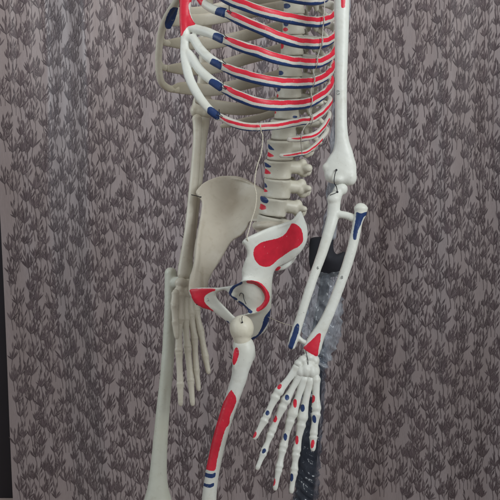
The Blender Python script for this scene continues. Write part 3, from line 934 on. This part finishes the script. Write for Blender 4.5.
# ================================================================== strings
def cord(name, pts, r, label):
    V, F, I = sweep([(*p, r, r) for p in pts], seg=10, step=0.8 * MM, info=True)
    n = I['seg']
    for i in range(len(I['X'])):           # laid strands: a slow twist of the section
        k = 1 + 0.22 * np.sin(I['s'][i] * 1.6 + np.arange(n) / n * 4 * math.pi)
        V[i * n:(i + 1) * n] = I['X'][i] + (V[i * n:(i + 1) * n] - I['X'][i]) * k[:, None]
    return tag(link(name, to_mesh(name, V, F), M_STRING), label, 'string')
cord('string', [(259.5, 123.5, -.124), (260.6, 127, -.127), (261.2, 132, -.122), (262.8, 137, -.120), (261.2, 153, -.12), (256.6, 168, -.122), (254.6, 184, -.124), (256.4, 195, -.125), (255.4, 207, -.127), (251, 222, -.130), (248.6, 231, -.134), (247, 238, -.136), (249.5, 243.5, -.130)], 0.75,
     'off-white string hanging from the lowest long rib to the near hip bone')
cord('thread', [(268, 317, -.078), (273, 319, -.085), (281, 322.5, -.11), (289, 325, -.14), (298, 327, -.1755)], 0.42,
     'thin pale thread stretched between the near hip socket and the forearm')

# ================================================================== stand behind the skeleton
ST = empty('skeleton_stand', tuple(P(303, 640, .09)))
tag(ST, 'dark pole wrapped in crumpled clear film behind the near arm', 'stand')
V, F = sweep([(346, -70, .075, 5, 5), (338, 120, .078, 5, 5), (329, 250, .08, 6, 6), (326, 275, .082, 8, 8), (321, 310, .084, 9, 9), (316, 350, .086, 12, 12), (312.5, 400, .088, 13.5, 13.5), (308, 460, .089, 14.5, 14.5), (303, 520, .09, 15, 15), (300, 640, .09, 15, 15)], seg=24, step=4 * MM)
link('pole', to_mesh('pole', V, F), M_POLE, ST)

# crumpled clear film
mf, nt, b = new_mat('clear_film')
tr = nd(nt, 'ShaderNodeBsdfTransparent')
tr.inputs[0].default_value = (0.86, 0.90, 0.95, 1)
b.inputs['Base Color'].default_value = (0.58, 0.62, 0.67, 1)
b.inputs['Roughness'].default_value = 0.12
b.inputs['Specular IOR Level'].default_value = 0.9
mx = nd(nt, 'ShaderNodeMixShader')
nf = noise_tex(nt, 22, 4, 0.65)
mr = nd(nt, 'ShaderNodeMapRange')
mr.inputs['From Min'].default_value = 0.42
mr.inputs['From Max'].default_value = 0.72
mr.inputs['To Min'].default_value = 0.10
mr.inputs['To Max'].default_value = 0.52
nt.links.new(nf, mr.inputs['Value'])
nt.links.new(mr.outputs[0], mx.inputs[0])
nt.links.new(tr.outputs[0], mx.inputs[1])
nt.links.new(b.outputs[0], mx.inputs[2])
nt.links.new(mx.outputs[0], nt.nodes['Material Output'].inputs[0])

def film(ctrl, amp, seed, mat, stretch=0.28, freq=42.0, slant=0.5):
    # sharp creases drawn out along the pole
    V, F, I = sweep(ctrl, seg=72, step=1.8 * MM, info=True)
    n = I['seg']
    out = V.copy()
    for i in range(len(I['X'])):
        for j in range(n):
            v = V[i * n + j]
            rad = v - I['X'][i]
            L = np.linalg.norm(rad) + 1e-9
            q = Vector((v[0] * freq + seed + v[2] * freq * slant, v[1] * freq, v[2] * freq * stretch))
            a = abs(noise.noise(q)) * 2.4
            q2 = Vector((v[0] * freq * 2.3 - v[2] * freq * slant, v[1] * freq * 2.3 + seed, v[2] * freq * stretch * 1.6))
            b2 = abs(noise.noise(q2)) * 2.0
            out[i * n + j] = v + rad / L * (amp * MM * (1 - a - b2 * .45))
    return to_mesh('plastic_film', out, F)
fm = film([(346.5, -70, .075, 7.5, 7), (345, 0, .075, 8.5, 8), (341.5, 60, .076, 7.5, 7), (338.5, 120, .077, 8.5, 7), (336, 150, .078, 9, 7), (333.5, 185, .079, 8.5, 7), (331, 210, .08, 8, 7), (329, 235, .08, 10, 9)], 3.0, 3, mf)
link('plastic_film', fm, mf, ST)
mf2 = mf.copy()
mf2.name = 'tight_dark_film'
for n_ in mf2.node_tree.nodes:
    if n_.type == 'BSDF_PRINCIPLED':
        n_.inputs['Base Color'].default_value = (0.075, 0.088, 0.115, 1)
        n_.inputs['Roughness'].default_value = 0.10
fm = film([(328, 268, .082, 20, 15), (326, 285, .083, 25, 19), (323, 303, .084, 27, 20), (321.5, 325, .085, 28, 20), (320, 342, .086, 25, 18), (318, 356, .086, 19, 16), (316.5, 366, .087, 15, 14)], 6.5, 9, mf, 0.5, 46, 0.9)
link('plastic_film', fm, mf, ST)
fm = film([(318, 352, .086, 14, 14), (314, 376, .087, 16.5, 16.5), (312, 405, .088, 17, 17), (308.5, 460, .089, 17.5, 18), (304.5, 520, .09, 18, 18.5), (301, 640, .09, 18, 18.5)], 4.0, 21, mf2, 0.55, 62, 1.1)
link('plastic_film', fm, mf2, ST)
# black cuff
cuff = [(309.8, 240), (313, 237.3), (323, 236.8), (331.5, 239.5), (335.5, 254), (345, 251.5), (347.5, 262), (342, 274.5), (332, 277), (322, 278), (313.5, 274.5), (309.5, 266), (309, 252)]
remesh('cloth_cuff', [plate(cuff, rbf([(310, 255, .085), (346, 260, .085), (328, 240, .085), (328, 275, .085), (328, 258, .064)]), h=13, edge=3, wd=8, g=1.0)], M_BLACK, ST, voxel=2.0, smooth=8)
# stand foot on the floor
px_ = P(300, 640, .09)
fo = []
for k in range(5):
    a = 2 * math.pi * k / 5 + .3
    t = np.array([px_[0] + .26 * math.cos(a), px_[1] + .26 * math.sin(a), .03])
    fo.append(sweep([(px_[0], px_[1], .085, 11, 11), (*(np.array([px_[0], px_[1], .07]) * .5 + t * .5), 10, 10), (*t, 8, 8)], world=True, up=(0, 0, 1), seg=12, step=8 * MM))
    fo.append(ell(*t + np.array([0, 0, -.006]), 16, 20, 20, axes=((1, 0, 0), (0, 0, 1), (0, 1, 0)), world=True))
fo.append(sweep([(px_[0], px_[1], .06, 17, 17), (px_[0], px_[1], .45, 16, 16)], world=True, up=(0, 1, 0), seg=20, step=10 * MM))
Vx, Fx = join(fo)
link('foot', to_mesh('foot', Vx, Fx), M_POLE, ST)

# ================================================================== curtain
YC = 2.535
xs = np.linspace(-1.2, 1.6, 6000)
def fold(x):
    return (0.024 * np.sin(x * 2 * math.pi / 0.275 + 0.6) + 0.006 * np.sin(x * 2 * math.pi / 0.147 + 1.9) + 0.019 * np.sin(x * 2 * math.pi / 0.44 + 2.5)
            + 0.004 * np.sin(x * 2 * math.pi / 0.071))
XL = -0.603
ds = np.hypot(np.gradient(xs), np.gradient(fold(xs)))
arc = np.cumsum(ds)
arc -= np.interp(XL, xs, arc)
def cpos(u, z, off=0.0):
    x = np.interp(u, arc, xs)
    lean = x + 0.035 * (z - 0.6) * 0.6 + 0.008 * np.sin(z * 5.1 + x * 4)
    k = 0.82 + 0.16 * np.sin(z * 2.3 + x * 3.1) + 0.10 * np.sin(z * 4.9 - x * 5.0)
    e = 1e-3
    y = YC + fold(lean) * k - 0.006 * np.sin(z * 7 + x * 9) * .6
    dy = (fold(lean + e) - fold(lean - e)) / (2 * e) * k
    nx, ny = dy, -np.ones_like(dy)
    L = np.hypot(nx, ny)
    return np.stack([x + nx / L * off, y + ny / L * off, z + 0 * x], -1)

UW, ZT = 2.0, 2.1
nu, nz = 620, 240
U, Zz = np.meshgrid(np.linspace(0, UW, nu), np.linspace(0.003, ZT, nz), indexing='ij')
CV = cpos(U.ravel(), Zz.ravel())
CF = []
for i in range(nu - 1):
    for j in range(nz - 1):
        a = i * nz + j
        CF.append((a, a + nz, a + nz + 1, a + 1))
n_cloth = len(CF)
# printed leaf sprigs: leaves lie on the cloth
LV, LF, LM, LO = [], [], [], []
RT = random.Random(3)
cnt = [len(CV)]
def leaf(u, z, ang, L, w, bend=0.0):
    """slender pointed leaf from base (u,z); ang measured from vertical"""
    prof = ((0.0, .10), (.20, .28), (.38, .80), (.54, 1.0), (.74, .70), (.90, .25))
    pu, pz = [], []
    for t, k in prof:
        a = ang + bend * t
        cu, cz = u + math.sin(a) * L * t, z + math.cos(a) * L * t
        ou, oz = math.cos(a) * w * k / 2, -math.sin(a) * w * k / 2
        pu += [cu - ou, cu + ou]
        pz += [cz - oz, cz + oz]
    a = ang + bend
    pu.append(u + math.sin(a) * L); pz.append(z + math.cos(a) * L)
    o = cnt[0]
    for q in range(len(prof) - 1):
        LF.append((o + 2 * q, o + 2 * q + 1, o + 2 * q + 3, o + 2 * q + 2))
    q = len(prof) - 1
    LF.append((o + 2 * q, o + 2 * q + 1, o + 2 * q + 2))
    tone = RT.choice((0, 0, 0, 1, 1, 1, 2))
    LM.extend([tone] * len(prof))
    LO.extend([.0004 + .00028 * tone + RT.uniform(0, .0002)] * len(pu))
    LV.append((pu, pz))
    cnt[0] += len(pu)
def stem(pts, w):
    pu, pz = [], []
    for i, (u, z) in enumerate(pts):
        a = pts[max(0, i - 1)]
        b_ = pts[min(len(pts) - 1, i + 1)]
        du, dz = b_[0] - a[0], b_[1] - a[1]
        l = math.hypot(du, dz)
        pu += [u - dz / l * w / 2, u + dz / l * w / 2]
        pz += [z + du / l * w / 2, z - du / l * w / 2]
    o = cnt[0]
    for q in range(len(pts) - 1):
        LF.append((o + 2 * q, o + 2 * q + 1, o + 2 * q + 3, o + 2 * q + 2))
    LM.extend([0] * (len(pts) - 1))
    LO.extend([.0005] * len(pu))
    LV.append((pu, pz))
    cnt[0] += len(pu)

CW, RHT = 0.0258, 0.0555
R = random.Random(5)
ncol, nrow = int(UW / CW), int(ZT / RHT) + 1
# a repeat of 6 sprigs, as on printed cloth
VARS = []
for v in range(6):
    rr = random.Random(40 + v)
    lv = []
    nl = rr.choice((7, 8, 8, 9))
    for k in range(nl):
        f = k / (nl - 1) * 2 - 1
        lv.append((f * 0.80 + .17 + rr.uniform(-.07, .07), (0.0335 - 0.008 * abs(f)) * rr.uniform(.80, 1.14), rr.uniform(.0031, .0039), -f * .10 + rr.uniform(-.10, .10), (1 - abs(f)) * .004 * rr.random()))
    up = [(0.026 + q * 0.013 + rr.uniform(-.002, .002), sd, rr.uniform(.017, .022), rr.uniform(.12, .36)) for q in range(2) for sd in (-1, 1)]
    tw = [(q * 0.0135 + sd * .002 + rr.uniform(-.0015, .0015), sd, rr.uniform(.017, .024), rr.uniform(.26, .52)) for q in range(3) for sd in (-1, 1)]
    VARS.append((lv, up, tw, rr.uniform(-.005, .005), rr.uniform(-.10, .10)))
for c in range(ncol):
    for r in range(nrow):
        v = (c * 2 + r * 3 + (c // 3)) % 6
        lv, up, tw, du, lean = VARS[v]
        u = (c + .5) * CW + du + R.uniform(-.006, .006)
        sc_ = R.uniform(.74, 1.06)
        z = r * RHT + (c % 2) * RHT * .5 + ((c // 2) % 3 - 1) * .011 + .02 + R.uniform(-.010, .010)
        lean = lean + R.uniform(-.22, .22)
        if u < .012 or u > UW - .02 or z > ZT - .07 or z < .004:
            continue
        mir = -1 if (c * 5 + r * 3) % 7 == 0 else 1
        for a, L, w, bd, hz in lv:
            leaf(u, z + hz, mir * a + lean + R.uniform(-.07, .07), sc_ * L * R.uniform(.86, 1.12), w * (.6 + .4 * sc_), mir * bd + R.uniform(-.12, .12))
        for h, sd, L, a in (up[:2] if v % 2 else up[1:2]):
            leaf(u + math.sin(lean) * h + sd * .0022, z + h, sd * a + lean, L * R.uniform(.9, 1.1), .0036, sd * -.12)
        stem([(u, z + .003), (u + .0004 * mir, z)] if z < .03 else [(u, z + .003), (u + .001 * mir, z - .006), (u + .0025 * mir, z - .014), (u + .003 * mir, z - .026)], .0013)
        stem([(u, z), (u + math.sin(lean) * .02, z + .02), (u + math.sin(lean) * .036, z + .036)], .0009)
        # upright twig with paired leaves beside the fan
        tu = u + mir * CW * .5
        if z < .03 or tu < .012:
            continue
        for h, sd, L, a in tw:
            leaf(tu + sd * .0014, z - .006 + h, sd * a + .10, L * R.uniform(.9, 1.1), .0036, sd * -.12)
        stem([(tu, z - .026), (tu + .0006, z + .004), (tu, z + .03)], .0009)
lu = np.concatenate([np.array(a) for a, _ in LV])
lz = np.concatenate([np.array(a) for _, a in LV])
LVv = cpos(lu, lz, np.array(LO))
me = bpy.data.meshes.new('curtain')
me.from_pydata(np.vstack([CV, LVv]).tolist(), [], CF + LF)
me.update()
me.polygons.foreach_set('use_smooth', [True] * len(me.polygons))

def cloth_mat(name, c0, c1, rough):
    m, nt, b = new_mat(name)
    n1 = noise_tex(nt, 3.2, 4)
    tc = nd(nt, 'ShaderNodeTexCoord')
    mp = nd(nt, 'ShaderNodeMapping')
    mp.inputs['Scale'].default_value = (900, 900, 60)
    nt.links.new(tc.outputs['Object'], mp.inputs['Vector'])
    wv = nd(nt, 'ShaderNodeTexNoise')
    wv.inputs['Scale'].default_value = 1.0
    wv.inputs['Detail'].default_value = 2
    nt.links.new(mp.outputs[0], wv.inputs['Vector'])
    col = mixcol(nt, n1, c0, c1)
    wr = nd(nt, 'ShaderNodeMapRange')
    wr.inputs['To Min'].default_value = 0.78
    wr.inputs['To Max'].default_value = 1.22
    nt.links.new(wv.outputs['Fac'], wr.inputs['Value'])
    cc = nd(nt, 'ShaderNodeCombineColor')
    for i in range(3):
        nt.links.new(wr.outputs[0], cc.inputs[i])
    col = mixcol(nt, 1.0, col, cc.outputs[0], 'MULTIPLY')
    nt.links.new(col, b.inputs['Base Color'])
    b.inputs['Roughness'].default_value = rough
    b.inputs['Specular IOR Level'].default_value = 0.55
    b.inputs['Sheen Weight'].default_value = 0.25
    b.inputs['Sheen Roughness'].default_value = 0.45
    bp = nd(nt, 'ShaderNodeBump')
    bp.inputs['Strength'].default_value = 0.25
    bp.inputs['Distance'].default_value = 0.0006
    nt.links.new(wv.outputs['Fac'], bp.inputs['Height'])
    nt.links.new(bp.outputs[0], b.inputs['Normal'])
    return m
M_CLOTH = cloth_mat('mauve_grey_cloth', (0.240, 0.216, 0.227), (0.182, 0.150, 0.146), 0.36)
M_PRINT = cloth_mat('dark_leaf_print', (0.034, 0.024, 0.029), (0.060, 0.044, 0.048), 0.5)
me.materials.append(M_CLOTH)
me.materials.append(M_PRINT)
me.materials.append(cloth_mat('mid_leaf_print', (0.056, 0.041, 0.048), (0.080, 0.060, 0.066), 0.5))
me.materials.append(cloth_mat('pale_leaf_print', (0.078, 0.060, 0.068), (0.104, 0.080, 0.086), 0.5))
mi = np.zeros(len(me.polygons), dtype=np.int32)
mi[n_cloth:] = 1 + np.array(LM)
me.polygons.foreach_set('material_index', mi)
cu = bpy.data.objects.new('curtain', me)
COL.objects.link(cu)
tag(cu, 'mauve grey curtain printed with dark bamboo leaf sprigs hanging behind the skeleton', 'curtain')

# ================================================================== floor and wall
M_FLOOR = simple('pale_floor', (0.42, 0.34, 0.31), 0.4, 0, 20, .15)
V = np.array([(-4, -3, 0), (4, -3, 0), (4, 2.66, 0), (-4, 2.66, 0)], float)
fl = link('floor', to_mesh('floor', V, [(0, 1, 2, 3)]), M_FLOOR)
tag(fl, kind='structure')
M_WALL = simple('near_black_wall', (0.012, 0.009, 0.013), 0.75, 0, 8, .3)  # near-black plane showing in the gap beside the curtain
def box(x0, x1, y0, y1, z0, z1):
    V = np.array([(x, y, z) for x in (x0, x1) for y in (y0, y1) for z in (z0, z1)], float)
    F = [(0, 1, 3, 2), (4, 6, 7, 5), (0, 4, 5, 1), (2, 3, 7, 6), (0, 2, 6, 4), (1, 5, 7, 3)]
    return V, F
wl = link('wall', to_mesh('wall', *box(-4, 4, 2.605, 2.72, -.02, 3.0)), M_WALL)
wl.data.polygons.foreach_set('use_smooth', [False] * 6)
tag(wl, 'very dark plain wall behind the left edge of the curtain', 'wall')

# ================================================================== light
w = bpy.data.worlds.new('World')
scene.world = w
w.use_nodes = True
bg = w.node_tree.nodes['Background']
bg.inputs[0].default_value = (1.0, 0.95, 0.92, 1)
bg.inputs[1].default_value = 0.29

def area(name, loc, target, size, size_y, power, col):
    l = bpy.data.lights.new(name, 'AREA')
    l.shape = 'RECTANGLE'
    l.size, l.size_y = size, size_y
    l.energy = power
    l.color = col
    o = bpy.data.objects.new(name, l)
    COL.objects.link(o)
    o.location = loc
    d = Vector(target) - Vector(loc)
    o.rotation_euler = d.to_track_quat('-Z', 'Y').to_euler()
    return o
o = area('window_light', (1.75, -0.4, 2.5), (0.08, 2.0, 1.36), 1.5, 1.5, 12.5, (0.93, 0.98, 1.0))
o.data.spread = math.radians(64)
o = area('curtain_top_fill', (0.25, 1.75, 2.45), (0.0, 2.6, 1.45), 1.6, 0.6, 7.0, (1.0, 0.90, 0.82))  # unseen warm lamp added above to brighten the top of the curtain
o.data.spread = math.radians(90)
o = area('cool_side_fill', (-2.3, 1.5, 1.9), (-0.3, 2.55, 1.2), 1.0, 1.4, 8.5, (0.84, 0.94, 1.0))  # unseen cool lamp added at the left to graze the curtain folds
o.data.spread = math.radians(80)

scene.render.engine = 'CYCLES'
scene.render.resolution_x = 1024
scene.render.resolution_y = 1024
scene.view_settings.view_transform = 'Standard'
scene.view_settings.look = 'None'
scene.view_settings.exposure = 0
scene.view_settings.gamma = 1
